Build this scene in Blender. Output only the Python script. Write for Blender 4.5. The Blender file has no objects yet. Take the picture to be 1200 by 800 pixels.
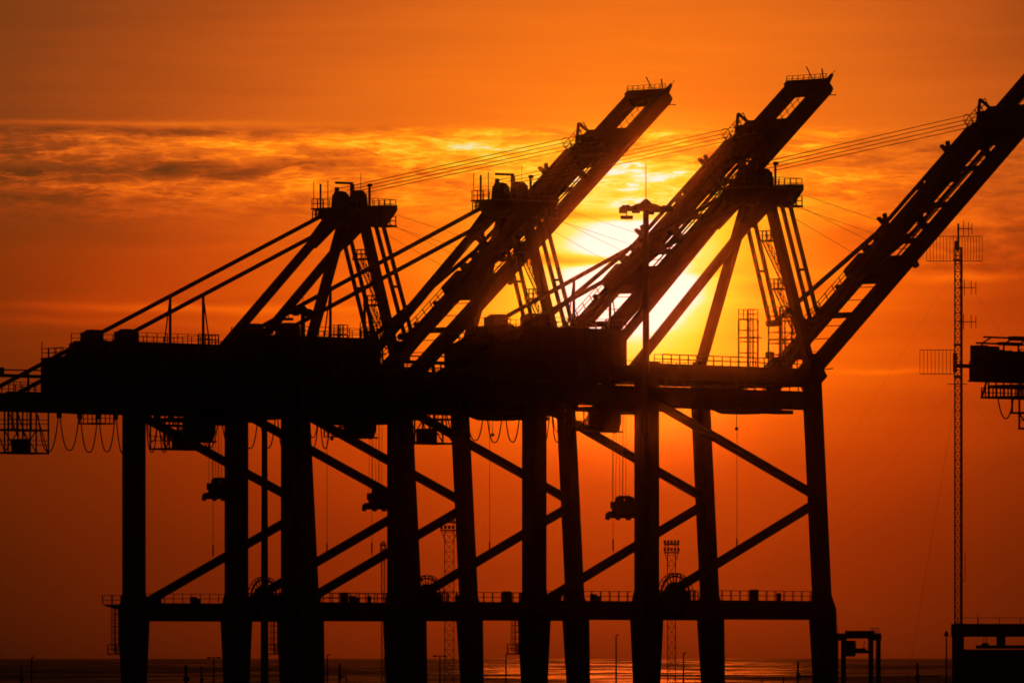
import bpy, math, random
from mathutils import Vector, Matrix
R = math.radians
random.seed(7)
S = bpy.context.scene
COL = S.collection

# ------------------------------------------------------------------ helpers
class MB:
    """collects boxes, bars and tubes and links them as ONE mesh object"""
    def __init__(s): s.v = []; s.f = []
    def add(s, vs, fs):
        o = len(s.v); s.v += [tuple(x) for x in vs]; s.f += [tuple(i + o for i in f) for f in fs]; return s
    def box(s, c, d):
        x, y, z = c; a, b, e = d[0] / 2, d[1] / 2, d[2] / 2
        return s.add([(x + i * a, y + j * b, z + k * e) for i in (-1, 1) for j in (-1, 1) for k in (-1, 1)],
                     [(0, 1, 3, 2), (4, 6, 7, 5), (0, 4, 5, 1), (2, 3, 7, 6), (0, 2, 6, 4), (1, 5, 7, 3)])
    def span(s, x0, x1, y0, y1, z0, z1):
        return s.box(((x0 + x1) / 2, (y0 + y1) / 2, (z0 + z1) / 2), (x1 - x0, y1 - y0, z1 - z0))
    def frame(s, p, q, up):
        d = (Vector(q) - Vector(p)).normalized(); up = Vector(up)
        if abs(d.dot(up)) > .98: up = Vector((0, 1, 0)) if abs(d.y) < .9 else Vector((1, 0, 0))
        a = d.cross(up).normalized(); b = a.cross(d).normalized()
        return a, b
    def bar(s, p, q, w, h, w2=None, h2=None, up=(0, 0, 1)):
        a, b = s.frame(p, q, up); w2 = w if w2 is None else w2; h2 = h if h2 is None else h2
        vs = []
        for P, W, Hh in ((Vector(p), w, h), (Vector(q), w2, h2)):
            for i, j in ((-1, -1), (1, -1), (1, 1), (-1, 1)): vs.append(P + a * i * W / 2 + b * j * Hh / 2)
        return s.add(vs, [(3, 2, 1, 0), (4, 5, 6, 7), (0, 1, 5, 4), (1, 2, 6, 5), (2, 3, 7, 6), (3, 0, 4, 7)])
    def tube(s, p, q, r, r2=None, n=8):
        a, b = s.frame(p, q, (0, 0, 1)); r2 = r if r2 is None else r2; vs = []
        for P, rr in ((Vector(p), r), (Vector(q), r2)):
            for k in range(n):
                t = 2 * math.pi * k / n; vs.append(P + a * math.cos(t) * rr + b * math.sin(t) * rr)
        fs = [tuple(range(n - 1, -1, -1)), tuple(range(n, 2 * n))]
        fs += [(k, (k + 1) % n, n + (k + 1) % n, n + k) for k in range(n)]
        return s.add(vs, fs)
    def path(s, pts, r, n=5):
        for p, q in zip(pts[:-1], pts[1:]): s.tube(p, q, r, n=n)
        return s
    def prism(s, pts, y0, y1):           # outline in X/Z, thickness along Y
        n = len(pts)
        vs = [(x, y0, z) for x, z in pts] + [(x, y1, z) for x, z in pts]
        fs = [tuple(range(n)), tuple(range(2 * n - 1, n - 1, -1))]
        fs += [(k, n + k, n + (k + 1) % n, (k + 1) % n) for k in range(n)]
        return s.add(vs, fs)
    def rail(s, pts, h=1.1, step=1.6, r=.045, mids=1, up=(0, 0, 1)):
        u = Vector(up)
        for p, q in zip(pts[:-1], pts[1:]):
            p, q = Vector(p), Vector(q); L = (q - p).length; n = max(1, round(L / step))
            for k in range(n + 1):
                c = p.lerp(q, k / n); s.bar(c, c + u * h, 2 * r, 2 * r)
            for m in range(mids + 1):
                o = u * h * (1 - m / (mids + 1)); s.bar(p + o, q + o, 1.6 * r, 1.6 * r)
        return s
    def ladder(s, p, q, w=.5, ax=(0, 1, 0), step=.5, r=.04):
        p, q, ax = Vector(p), Vector(q), Vector(ax) * w / 2
        s.bar(p - ax, q - ax, 2 * r, 2 * r); s.bar(p + ax, q + ax, 2 * r, 2 * r)
        n = int((q - p).length / step)
        for k in range(1, n):
            c = p.lerp(q, k / n); s.bar(c - ax, c + ax, 1.5 * r, 1.5 * r)
        return s
    def build(s, name, m, parent=None, smooth=False):
        me = bpy.data.meshes.new(name); me.from_pydata(s.v, [], s.f); me.validate(); me.materials.append(M[m])
        if smooth:
            for p in me.polygons: p.use_smooth = True
        o = bpy.data.objects.new(name, me); COL.objects.link(o)
        if parent is not None: o.parent = parent
        return o

def tag(o, label=None, cat=None, group=None, kind=None):
    if label: o['label'] = label
    if cat: o['category'] = cat
    if group: o['group'] = group
    if kind: o['kind'] = kind
    return o
def empty(name, loc, rz=0):
    o = bpy.data.objects.new(name, None); o.empty_display_size = 1; COL.objects.link(o)
    o.location = loc; o.rotation_euler = (0, 0, rz); return o
def copy_tree(o, parent=None, skip=()):
    c = o.copy(); COL.objects.link(c)
    if parent is not None: c.parent = parent
    for ch in [x for x in bpy.data.objects if x.parent == o]:
        if ch.name.split('.')[0] not in skip: copy_tree(ch, c, skip)
    return c

# ------------------------------------------------------------------ materials
M = {}
def mat(name, col, rough=.6, metal=0., var=.35, scale=.6, bump=.0):
    m = bpy.data.materials.new(name); m.use_nodes = True; nt = m.node_tree; b = nt.nodes['Principled BSDF']
    b.inputs['Roughness'].default_value = rough; b.inputs['Metallic'].default_value = metal
    tc = nt.nodes.new('ShaderNodeTexCoord'); nz = nt.nodes.new('ShaderNodeTexNoise')
    nz.inputs['Scale'].default_value = scale; nz.inputs['Detail'].default_value = 8; nz.inputs['Roughness'].default_value = .65
    nt.links.new(tc.outputs['Object'], nz.inputs['Vector'])
    cr = nt.nodes.new('ShaderNodeValToRGB')
    lo = [c * (1 - var) for c in col]; hi = [min(1, c * (1 + var)) for c in col]
    cr.color_ramp.elements[0].position = .3; cr.color_ramp.elements[0].color = (*lo, 1)
    cr.color_ramp.elements[1].position = .7; cr.color_ramp.elements[1].color = (*hi, 1)
    nt.links.new(nz.outputs['Fac'], cr.inputs['Fac']); nt.links.new(cr.outputs['Color'], b.inputs['Base Color'])
    if bump:
        bp = nt.nodes.new('ShaderNodeBump'); bp.inputs['Strength'].default_value = bump
        nt.links.new(nz.outputs['Fac'], bp.inputs['Height']); nt.links.new(bp.outputs['Normal'], b.inputs['Normal'])
    M[name] = m
mat('crane_paint', (.06, .065, .075), .75, 0, .4, .35)
mat('house_paint', (.09, .085, .08), .8, 0, .3, .5)
mat('galvanised', (.12, .12, .12), .65, 0, .3, 1.5)
mat('wire_rope', (.035, .033, .03), .8, 0, .3, 3)
mat('rubber', (.02, .02, .02), .9, 0, .2, 2)
mat('dark_glass', (.02, .022, .025), .35, 0, .1, 1)
mat('lamp_housing', (.1, .1, .1), .7, 0, .2, 2)
mat('concrete', (.28, .27, .25), .9, 0, .25, .05, .1)
mat('container_paint', (.12, .035, .02), .7, 0, .4, .5)

def water():
    m = bpy.data.materials.new('sea_water'); m.use_nodes = True; nt = m.node_tree; nt.nodes.clear()
    df = nt.nodes.new('ShaderNodeBsdfDiffuse'); df.inputs['Color'].default_value = (.03, .032, .035, 1)
    gl = nt.nodes.new('ShaderNodeBsdfGlossy'); gl.inputs['Color'].default_value = (1, .97, .95, 1)
    mx = nt.nodes.new('ShaderNodeMixShader'); mx.inputs['Fac'].default_value = .12      # a choppy sea mirrors only a part
    om = nt.nodes.new('ShaderNodeOutputMaterial')
    nt.links.new(df.outputs[0], mx.inputs[1]); nt.links.new(gl.outputs[0], mx.inputs[2]); nt.links.new(mx.outputs[0], om.inputs['Surface'])
    tc = nt.nodes.new('ShaderNodeTexCoord')
    def noise(sx, sy, det):
        mp = nt.nodes.new('ShaderNodeMapping'); mp.inputs['Scale'].default_value = (sx, sy, 1)
        nz = nt.nodes.new('ShaderNodeTexNoise'); nz.inputs['Scale'].default_value = 1; nz.inputs['Detail'].default_value = det
        nt.links.new(tc.outputs['Object'], mp.inputs['Vector']); nt.links.new(mp.outputs['Vector'], nz.inputs['Vector']); return nz
    big = noise(1 / 70, 1 / 420, 5)
    mr = nt.nodes.new('ShaderNodeMapRange'); mr.inputs['From Min'].default_value = .40; mr.inputs['From Max'].default_value = .56
    mr.inputs['To Min'].default_value = .05; mr.inputs['To Max'].default_value = .55
    big2 = noise(1 / 420, 1 / 1300, 3)
    av = nt.nodes.new('ShaderNodeMath'); av.operation = 'MULTIPLY_ADD'; av.inputs[1].default_value = .55
    hf = nt.nodes.new('ShaderNodeMath'); hf.operation = 'MULTIPLY'; hf.inputs[1].default_value = .45
    nt.links.new(big.outputs['Fac'], av.inputs[0]); nt.links.new(big2.outputs['Fac'], hf.inputs[0]); nt.links.new(hf.outputs[0], av.inputs[2])
    nt.links.new(av.outputs[0], mr.inputs['Value']); nt.links.new(mr.outputs['Result'], gl.inputs['Roughness'])
    w1 = noise(1 / 45, 1 / 260, 4)
    bp = nt.nodes.new('ShaderNodeBump'); bp.inputs['Strength'].default_value = 1; bp.inputs['Distance'].default_value = 2.5
    nt.links.new(w1.outputs['Fac'], bp.inputs['Height']); nt.links.new(bp.outputs['Normal'], gl.inputs['Normal'])
    M['sea_water'] = m
water()

# ------------------------------------------------------------------ camera
EYE = 8.2
cam_d = bpy.data.cameras.new('camera'); cam = bpy.data.objects.new('camera', cam_d); COL.objects.link(cam)
cam.location = (0, 0, EYE); cam.rotation_euler = (R(90), 0, 0)
cam_d.sensor_width = 36; cam_d.lens = 36 * 9900 / 1200; cam_d.shift_y = 366 / 1200
cam_d.clip_start = 1; cam_d.clip_end = 300000
S.camera = cam

# ------------------------------------------------------------------ sky and sun
AZ, EL = math.atan(140 / 9900), math.atan(438 / 9900)
def lin(c):
    c = c / 255; return c / 12.92 if c < .04045 else ((c + .055) / 1.055) ** 2.4
W = bpy.data.worlds.new('World'); S.world = W; W.use_nodes = True
nt = W.node_tree; nt.nodes.clear()
def N(t): return nt.nodes.new(t)
class E:
    """a tiny expression builder over Math nodes"""
    def __init__(s, x): s.x = x
    def op(s, o, *a):
        n = N('ShaderNodeMath'); n.operation = o
        for i, q in enumerate((s,) + a):
            q = q.x if isinstance(q, E) else q
            if isinstance(q, (int, float)): n.inputs[i].default_value = q
            else: nt.links.new(q, n.inputs[i])
        return E(n.outputs[0])
    def __add__(s, o): return s.op('ADD', o)
    def __radd__(s, o): return s.op('ADD', o)
    def __sub__(s, o): return s.op('SUBTRACT', o)
    def __rsub__(s, o): return E(float(o)).op('SUBTRACT', s)
    def __mul__(s, o): return s.op('MULTIPLY', o)
    def __rmul__(s, o): return s.op('MULTIPLY', o)
    def __truediv__(s, o): return s.op('DIVIDE', o)
    def max(s, o): return s.op('MAXIMUM', o)
    def min(s, o): return s.op('MINIMUM', o)
    def sqrt(s): return s.op('SQRT')
    def exp(s): return s.op('EXPONENT')
    def step(s, a, b):      # smoothstep a..b
        n = N('ShaderNodeMapRange'); n.interpolation_type = 'SMOOTHSTEP'
        n.inputs['From Min'].default_value = a; n.inputs['From Max'].default_value = b
        nt.links.new(s.x, n.inputs['Value']); return E(n.outputs['Result'])
tc = N('ShaderNodeTexCoord'); sp = N('ShaderNodeSeparateXYZ'); nt.links.new(tc.outputs['Generated'], sp.inputs[0])
dx, dy, dz = (E(sp.outputs[i]) for i in range(3))
az = dx.op('ARCTAN2', dy); el = dz.op('ARCSINE')          # azimuth and elevation of the direction, radians
U = az * 9900.; V = el * 9900.                             # one unit is 1/9900 rad
def noise(su, sv, det, rough=.55, off=0., u=None, v=None):
    cb = N('ShaderNodeCombineXYZ'); a = (U if u is None else u) * (1 / su); b = (V if v is None else v) * (1 / sv)
    nt.links.new(a.x, cb.inputs[0]); nt.links.new(b.x, cb.inputs[1]); cb.inputs[2].default_value = off
    nz = N('ShaderNodeTexNoise'); nz.inputs['Scale'].default_value = 1; nz.inputs['Detail'].default_value = det
    nz.inputs['Roughness'].default_value = rough; nt.links.new(cb.outputs[0], nz.inputs['Vector'])
    return E(nz.outputs['Fac']) - .5
def gau(x, c, s): d = (x - c) * (1 / s); return (d * d * -1.).exp()
# V = 768 - photo row, U = photo column - 600
wv = V + noise(260, 90, 3, off=3.) * 26. + noise(60, 24, 2, off=9.) * 7.
du = U - 140.; dv = V - 438.
du_r = du.max(0.) * 1.12 + du.min(0.) * 1.0
dv_s = dv.max(0.) * 1.08 + dv.min(0.) * 1.78
r = (du_r * du_r + dv_s * dv_s).sqrt()
B = .755 - r * .00069
core = (du * du * 1. + dv * dv * 1.15).sqrt()
B = B + (core * core * (-1 / 10000.)).exp() * .425
# cloud deck, upper left; fades above and below
deck = V.step(486, 560) * (1. - V.step(606, 622))
n1 = noise(150, 34, 8, .62, 1., v=wv); n2 = noise(52, 19, 7, .66, 5., v=wv)
n4 = noise(95, 22, 6, .62, 61., v=wv); n5 = noise(110, 20, 7, .64, 77., v=wv); n3 = noise(120, 17, 5, .58, 41., v=wv); ridge = (.055 - n3.op('ABSOLUTE')).max(0.) * 1.7
B = B + deck * (n1 * .50 + n2 * .42 + ridge * 1.1 - n4.step(.05, .11) * .085 + n5.step(.04, .10) * .085) * (1. - du.step(120, 420) * .55)
B = B + U.step(330, 520) * V.step(430, 462) * (1. - V.step(505, 535)) * (n1 * .3 + n2 * .42)
# broad smooth clouds everywhere
B = B + noise(420, 60, 3, .5, 12., v=wv) * .11 * V.step(150, 330) + noise(300, 14, 3, .5, 20., v=wv) * .05 * V.step(240, 360)
# named bands: (centre V, sigma, centre U, sigma U, gain)
for c, s, cu, su, g in ((619, 4, -480, 200, .14), (609, 5, -500, 190, -.10), (601, 4, -560, 130, .09),
                        (403, 6, -430, 260, .09), (388, 6, -560, 130, .06), (565, 9, -330, 90, -.10),
                        (590, 12, -270, 120, .18), (543, 10, -400, 130, .10), (563, 9, -350, 75, -.12), (568, 6, -560, 110, -.09), (480, 36, -470, 190, -.02), (440, 70, -480, 220, .05),
                        (592, 16, -10, 140, .10), (560, 16, 0, 180, .05),
                        (511, 6, 90, 75, -.20), (462, 7, 90, 90, -.30), (421, 30, 300, 150, .04), (428, 9, 320, 70, -.07),
                        (447, 9, 210, 70, -.09), (405, 45, 275, 75, -.07), (215, 80, 150, 230, -.05), (40, 70, 0, 700, .028), (505, 6, 500, 90, .08), (440, 5, 540, 70, .09), (452, 5, 540, 80, -.07), (494, 16, 440, 70, -.05),
                        (328, 3, 440, 70, .06), (560, 6, 380, 120, .06), (520, 14, 330, 110, .05)):
    B = B + gau(wv * .8 + V * .2, c, s) * gau(U, cu, su) * g
B = B + noise(7, 3, 2, .6, 31.) * .012
B = B.max(.0).min(1.)
HOT = [(.63, (255, 130, 14)), (.70, (248, 158, 22)), (.78, (243, 190, 36)), (.87, (240, 216, 100)), (.94, (231, 230, 226)), (1, (233, 233, 229))]
def ramp(stops):
    cr = N('ShaderNodeValToRGB'); nt.links.new(B.x, cr.inputs['Fac']); els = cr.color_ramp.elements
    for i, (p, c) in enumerate(stops + HOT):
        e = els[i] if i < 2 else els.new(p)
        e.position = p; e.color = (*[lin(k) for k in c], 1)
    return cr
lowc = ramp([(0, (50, 12, 3)), (.12, (84, 21, 3)), (.24, (114, 28, 3)), (.33, (144, 37, 3)), (.42, (186, 54, 3)), (.50, (222, 78, 3)), (.56, (248, 97, 3))])
topc = ramp([(0, (50, 16, 8)), (.12, (92, 32, 11)), (.24, (128, 46, 14)), (.33, (160, 60, 14)), (.42, (196, 80, 17)), (.50, (222, 98, 17)), (.56, (240, 108, 15))])
cr = N('ShaderNodeMix'); cr.data_type = 'RGBA'; nt.links.new(V.step(420, 620).x, cr.inputs[0])
CROUT = [o for o in cr.outputs if o.type == 'RGBA'][0]; [nt.links.new(a.outputs['Color'], [q for q in cr.inputs if q.type == 'RGBA'][k]) for k, a in enumerate((lowc, topc))]
# the disc itself, far brighter than the glow around it
disc = (core * core * (-1 / 2600.)).exp() * B.step(.84, .97) * 1.6
# away from the sunset and below the horizon the sky goes to dusk
fade = 1. - core.step(900, 3600) * .85
vm = N('ShaderNodeVectorMath'); vm.operation = 'SCALE'; nt.links.new(CROUT, vm.inputs[0]); nt.links.new(fade.x, vm.inputs['Scale'])
vd = N('ShaderNodeVectorMath'); vd.operation = 'SCALE'; vd.inputs[0].default_value = (1, .22, .025); nt.links.new(disc.x, vd.inputs['Scale'])
vx = N('ShaderNodeVectorMath'); vx.operation = 'ADD'; nt.links.new(vm.outputs[0], vx.inputs[0]); nt.links.new(vd.outputs[0], vx.inputs[1])
sky = N('ShaderNodeTexSky'); sky.sky_type = 'NISHITA'; sky.sun_disc = False; sky.sun_elevation = EL; sky.sun_rotation = AZ
sky.dust_density = 4
vs = N('ShaderNodeVectorMath'); vs.operation = 'SCALE'; vs.inputs['Scale'].default_value = .002; nt.links.new(sky.outputs['Color'], vs.inputs[0])
va = N('ShaderNodeVectorMath'); va.operation = 'ADD'; nt.links.new(vx.outputs[0], va.inputs[0]); nt.links.new(vs.outputs[0], va.inputs[1])
bg = N('ShaderNodeBackground'); nt.links.new(va.outputs[0], bg.inputs['Color']); bg.inputs['Strength'].default_value = 1
out = N('ShaderNodeOutputWorld'); nt.links.new(bg.outputs[0], out.inputs['Surface'])
W.cycles.sampling_method = 'MANUAL'; W.cycles.sample_map_resolution = 4096

sd = bpy.data.lights.new('sun', 'SUN'); sun = bpy.data.objects.new('sun', sd); COL.objects.link(sun)
sd.energy = .046; sd.angle = R(2.2); sd.color = (1, .11, .006)   # the disc is spread by thin cloud
to_sun = Vector((math.sin(AZ) * math.cos(EL), math.cos(AZ) * math.cos(EL), math.sin(EL)))
sun.rotation_euler = to_sun.to_track_quat('Z', 'Y').to_euler(); sun.location = (0, 0, 200)

S.view_settings.view_transform = 'Standard'; S.view_settings.look = 'None'; S.view_settings.exposure = 0; S.view_settings.gamma = 1
S.cycles.use_denoising = True; S.cycles.max_bounces = 4; S.cycles.volume_bounces = 0; S.cycles.filter_width = 1.7
S.cycles.sample_clamp_indirect = 3

# ------------------------------------------------------------------ ground, sea, air
ALPHA = 0.809130397
Uq = Vector((math.cos(ALPHA), math.sin(ALPHA), 0)); Vq = Vector((-math.sin(ALPHA), math.cos(ALPHA), 0))
P1 = Vector((-40.039, 1034.023, 0))
def quay(X, t): return P1 + Uq * X - Vq * t
m = MB()
q = [quay(-1400, -900), quay(35, -900), quay(35, 900), quay(-1400, 900)]
m.add([(p.x, p.y, 0) for p in q] + [(p.x, p.y, -8) for p in q], [(0, 1, 2, 3), (7, 6, 5, 4), (0, 4, 5, 1), (1, 5, 6, 2), (2, 6, 7, 3), (3, 7, 4, 0)])
tag(m.build('quay_ground', 'concrete'), kind='structure')
m = MB(); m.span(-420, 460, 1900, 2100, -8, 0); tag(m.build('far_land', 'concrete'), kind='structure')
m = MB(); n = 96; RS = 20000
m.add([(0, 0, -2.5)] + [(RS * math.cos(2 * math.pi * k / n), RS * math.sin(2 * math.pi * k / n), -2.5) for k in range(n)], [(0, 1 + k, 1 + (k + 1) % n) for k in range(n)])
tag(m.build('sea_water', 'sea_water'), kind='structure')
HAZE = True
if HAZE:
    m = MB(); m.span(-20500, 20500, -20500, 20500, -9.5, 112)
    hm = bpy.data.materials.new('haze'); hm.use_nodes = True; h = hm.node_tree; h.nodes.clear()
    pv = h.nodes.new('ShaderNodeVolumePrincipled'); pv.inputs['Color'].default_value = (.9, .88, .86, 1)
    pv.inputs['Density'].default_value = 2e-5; pv.inputs['Anisotropy'].default_value = .998
    ho = h.nodes.new('ShaderNodeOutputMaterial'); h.links.new(pv.outputs[0], ho.inputs['Volume'])
    M['haze'] = hm; hm.cycles.homogeneous_volume = True if hasattr(hm.cycles, 'homogeneous_volume') else None
    hz = tag(m.build('haze', 'haze'), kind='stuff')

# ------------------------------------------------------------------ the crane
TH = R(38.4); BD = Vector((math.cos(TH), 0, math.sin(TH))); BN = Vector((-math.sin(TH), 0, math.cos(TH))); HG = Vector((36.9, 0, 41.9))
def bp(s, y, n): return HG + BD * s + BN * n + Vector((0, y, 0))
def bspan(m, s0, s1, y0, y1, n0, n1):
    vs = [bp(s, y, n) for s in (s0, s1) for y in (y0, y1) for n in (n0, n1)]
    return m.add(vs, [(0, 1, 3, 2), (4, 6, 7, 5), (0, 4, 5, 1), (2, 3, 7, 6), (0, 2, 6, 4), (1, 5, 7, 3)])
P = 'crane_paint'; G = 'galvanised'

def lower_works(c):
    for y in (-9, 9):
        k = MB(); k.bar((0, y, 13.4), (0, y, 42.1), 2.05, 2.05, up=(0, 1, 0)); k.bar((0, y, 2.6), (0, y, 13.4), 2.1, 2.1, 2.85, 2.8, up=(0, 1, 0))
        k.bar((0, y, 13.4), (0, y, 15.6), 2.85, 2.8, 2.05, 2.05, up=(0, 1, 0))
        k.box((1.55, y - .3, 11.1), (.55, .8, 1.0)); k.bar((1.3, y, 10.4), (1.95, y, 11.4), .7, .5)
        lg = k.build('leg', P, c)
        if y > 0:
            l = MB(); l.ladder((-2.3, y + .6, 8.3), (-2.3, y + .6, 14.4), .6, (0, 1, 0), .4)
            for z in [8.6 + .75 * i for i in range(8)]:
                l.path([(-2.3, y + .25, z), (-2.9, y + .3, z), (-3.1, y + .6, z), (-2.9, y + .9, z), (-2.3, y + .95, z)], .035, 4)
            for yy in (.3, .6, .9): l.bar((-3.0, y + yy, 8.6), (-3.0, y + yy, 14.3), .06, .06)
            l.span(-3.3, -1.2, y - .3, y + 1.3, 8.15, 8.3); l.rail([(-1.4, y + 1.25, 8.3), (-3.25, y + 1.25, 8.3), (-3.25, y - .25, 8.3)])
            l.prism([(-4.6, 14.3), (-1.3, 14.3), (-1.3, 13.6), (-3.5, 14.0)], y - .9, y + .9)
            l.rail([(-1.4, y + .85, 14.3), (-4.5, y + .85, 14.3), (-4.5, y - .85, 14.3), (-1.4, y - .85, 14.3)])
            l.build('ladder', G, lg)
        k = MB(); k.bar((30.75, y, 13.4), (28.75, y, 42.1), 1.65, 1.65, up=(0, 1, 0)); k.bar((31.35, y, 2.6), (30.75, y, 13.4), 2.0, 1.95, 2.4, 2.35, up=(0, 1, 0))
        k.bar((30.75, y, 13.4), (30.6, y, 15.2), 2.4, 2.35, 1.65, 1.65, up=(0, 1, 0)); k.bar((29.8, y, 10.4), (29.2, y, 11.4), .7, .5); k.box((29.5, y, 11.2), (.6, .8, .9))
        k.build('leg', P, c)
        # portal beam with walkway
        b = MB(); b.span(1.0, 29.75, y - .85, y + .85, 12.25, 14.5).build('portal_beam', P, c)
        pb = [o for o in bpy.data.objects if o.parent == c and o.name.startswith('portal_beam')][-1]
        for yy in (-.8, .8): MB().rail([(1.3, y + yy, 14.5), (29.4, y + yy, 14.5)], 1.15, 1.55, .032).build('handrail', G, pb)
        for cc, dd in (((18.4, y - .2, 15.15), (.7, .8, 1.3)), ((10.2, y, 14.9), (.6, .6, .8)), ((11.3, y + .3, 14.8), (.4, .5, .6)), ((23.0, y, 14.95), (.35, .4, .9)), ((4.4, y + .4, 14.9), (.9, .5, .8))):
            MB().box(cc, dd).build('switch_box', G, pb)
        MB().tube((1.0, y, 37.6), (29.2, y, 27.1), .56, n=12).build('brace', P, c)
        MB().tube((29.3, y, 26.0), (1.2, y, 14.2), .56, n=12).build('brace', P, c)
        t = MB(); t.span(1.1, 28.0, y - .7, y + .7, 40.2, 41.95); tb = t.build('top_beam', P, c)
        for yy in (-.65, .65) if y < 0 else (-.65,): MB().rail([(2.0, y + yy, 41.95), (27, y + yy, 41.95)], 1.1, 1.5).build('handrail', G, tb)
        r_ = MB(); xr = 15.6 if y < 0 else 13.6
        r_.bar((xr, y, 37.4), (xr, y, 20.2), .04, .04); r_.bar((xr, y, 20.4), (xr, y, 21.8), .12, .12); r_.build('anchor_rope', 'wire_rope', c)
    for X in (0, 28.75):
        b = MB(); b.span(X - .8, X + .8, -8.1, 8.1, 39.9, 41.75); b.build('cross_beam', P, c)
    for X in (0, 31.4):
        b = MB(); b.span(X - .7, X + .7, -11, 11, 1.5, 2.7); b.build('sill_beam', P, c)
        for y in (-9, 9):
            g = MB(); g.span(X - .5, X + .5, y - 3.6, y + 3.6, .55, 1.05); g.prism([(X - .4, 1.0), (X + .4, 1.0), (X + .3, 1.55), (X - .3, 1.55)], y - .5, y + .5); go = g.build('bogie', P, c)
            for wy in (-3, -1, 1, 3): MB().tube((X - .14, y + wy, .37), (X + .14, y + wy, .37), .35, n=16).build('wheel', 'wire_rope', go)

def girders(c):
    for y in (-2.9, 2.9):
        g = MB(); g.span(-32, 36.2, y - .6, y + .6, 37.35, 39.55)
        for X in (0, 28.75): g.span(X - .7, X + .7, y - .5, y + .5, 39.5, 39.95)
        g.span(-31.8, 36, y - (.95 if y < 0 else -.6), y + (.95 if y > 0 else -.6), 37.35, 37.5)
        go = g.build('girder', P, c)
        s = 1 if y > 0 else -1
        MB().rail([(-31.8, y + s * .55, 39.55), (-20.6, y + s * .55, 39.55)], 1.1, 1.1).build('handrail', G, go)
        MB().rail([(6, y + s * .55, 39.55), (35.8, y + s * .55, 39.55)], 1.1, 1.6).build('handrail', G, go)
    for X in (-31.6, -16, 35.8):
        b = MB(); b.span(X - .35, X + .35, -2.28, 2.28, 37.7, 39.4); b.build('end_beam' if abs(X) > 20 else 'tie_beam', P, c)
    # tray of cables behind the house, on posts
    t = MB(); t.span(-32, -20.6, -.3, .3, 41.35, 41.75); t.bar((-32, .0, 42.2), (-20.6, .0, 42.35), .16, .16)
    for X in (-31.2, -26.2, -21.2): t.bar((X, 0, 39.4), (X, 0, 42.3), .18, .18); t.span(X - .1, X + .1, -2.4, 2.4, 39.2, 39.4)
    t.box((-31.4, 0, 42.1), (1.6, 1.0, .8)); t.build('cable_tray', G, c)
    # hanging maintenance cage
    k = MB()
    for X in (-31, -28.6, -26.4, -24.4):
        for y in (-1.6, 1.6): k.bar((X, y, 32.3), (X, y, 37.3), .14, .14)
    for z in (32.3, 35.05): k.span(-31.1, -24.3, -1.7, 1.7, z - .1, z + .1)
    for y in (-1.6, 1.6):
        for z in (33.3, 33.8, 35.8, 36.3): k.bar((-31, y, z), (-24.4, y, z), .08, .08)
        k.bar((-26.4, y, 37.2), (-24.5, y, 32.4), .1, .1); k.bar((-28.6, y, 32.4), (-26.4, y, 35), .1, .1); k.bar((-26.4, y, 32.4), (-28.6, y, 35), .1, .1)
        for X in (-30.4, -29.6, -27.9, -27.2): k.bar((X, y, 35.1), (X, y, 37.3), .1, .1)
        k.bar((-30.8, y, 37), (-28.6, y, 32.5), .1, .1)
    k.box((-27.4, 0, 33.2), (1.2, 2.2, 1.6)); k.build('maintenance_cage', G, c)
    # festoon loops
    X = -24.9; hang = .0
    for wdt in (3.6, 3.4, 3.1, 2.9, 2.6, 2.4, 2.2, 2.0):
        f = MB(); pts = []
        dep = 4.3 + .15 * math.sin(X * 3)
        for i in range(19):
            a = i / 18 * 2 - 1; pts.append((X + wdt / 2 + a * (wdt / 2 - .12), -.2, 36.95 - dep * (1 - abs(a) ** 2.6)))
        f.path(pts, .075, 5); f.box((X + wdt, -.2, 37.0), (.4, .5, .75)); f.build('festoon_loop', 'wire_rope', c); X += wdt
    # service platforms under the girders
    w = MB(); w.span(-16.4, -13.4, -1.6, 1.6, 36.0, 36.15); w.rail([(-16.4, -1.55, 36.15), (-13.4, -1.55, 36.15)], 1.1, .75); w.rail([(-16.4, 1.55, 36.15), (-13.4, 1.55, 36.15)], 1.1, .75)
    for X in (-16.3, -13.5):
        for y in (-1.55, 1.55): w.bar((X, y, 36), (X, y, 37.5), .12, .12)
    w.span(-17, -13, -2.3, 2.3, 37.25, 37.45)
    w.build('service_platform', G, c)
    w = MB(); w.prism([(22, 37.35), (24.5, 36.75), (28, 36.75), (28.3, 37.35)], -1.5, 1.5); w.span(30, 34.5, -1, 1, 36.9, 37.35); w.bar((25.5, 0, 36.8), (25.5, 0, 35.1), .05, .05); w.box((25.5, 0, 35), (.3, .3, .35))
    w.bar((34.6, -2.9, 37.3), (34.6, -2.9, 35.6), .05, .05); w.box((34.6, -2.9, 35.5), (.3, .3, .35)); w.build('service_bracket', G, c)

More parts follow.
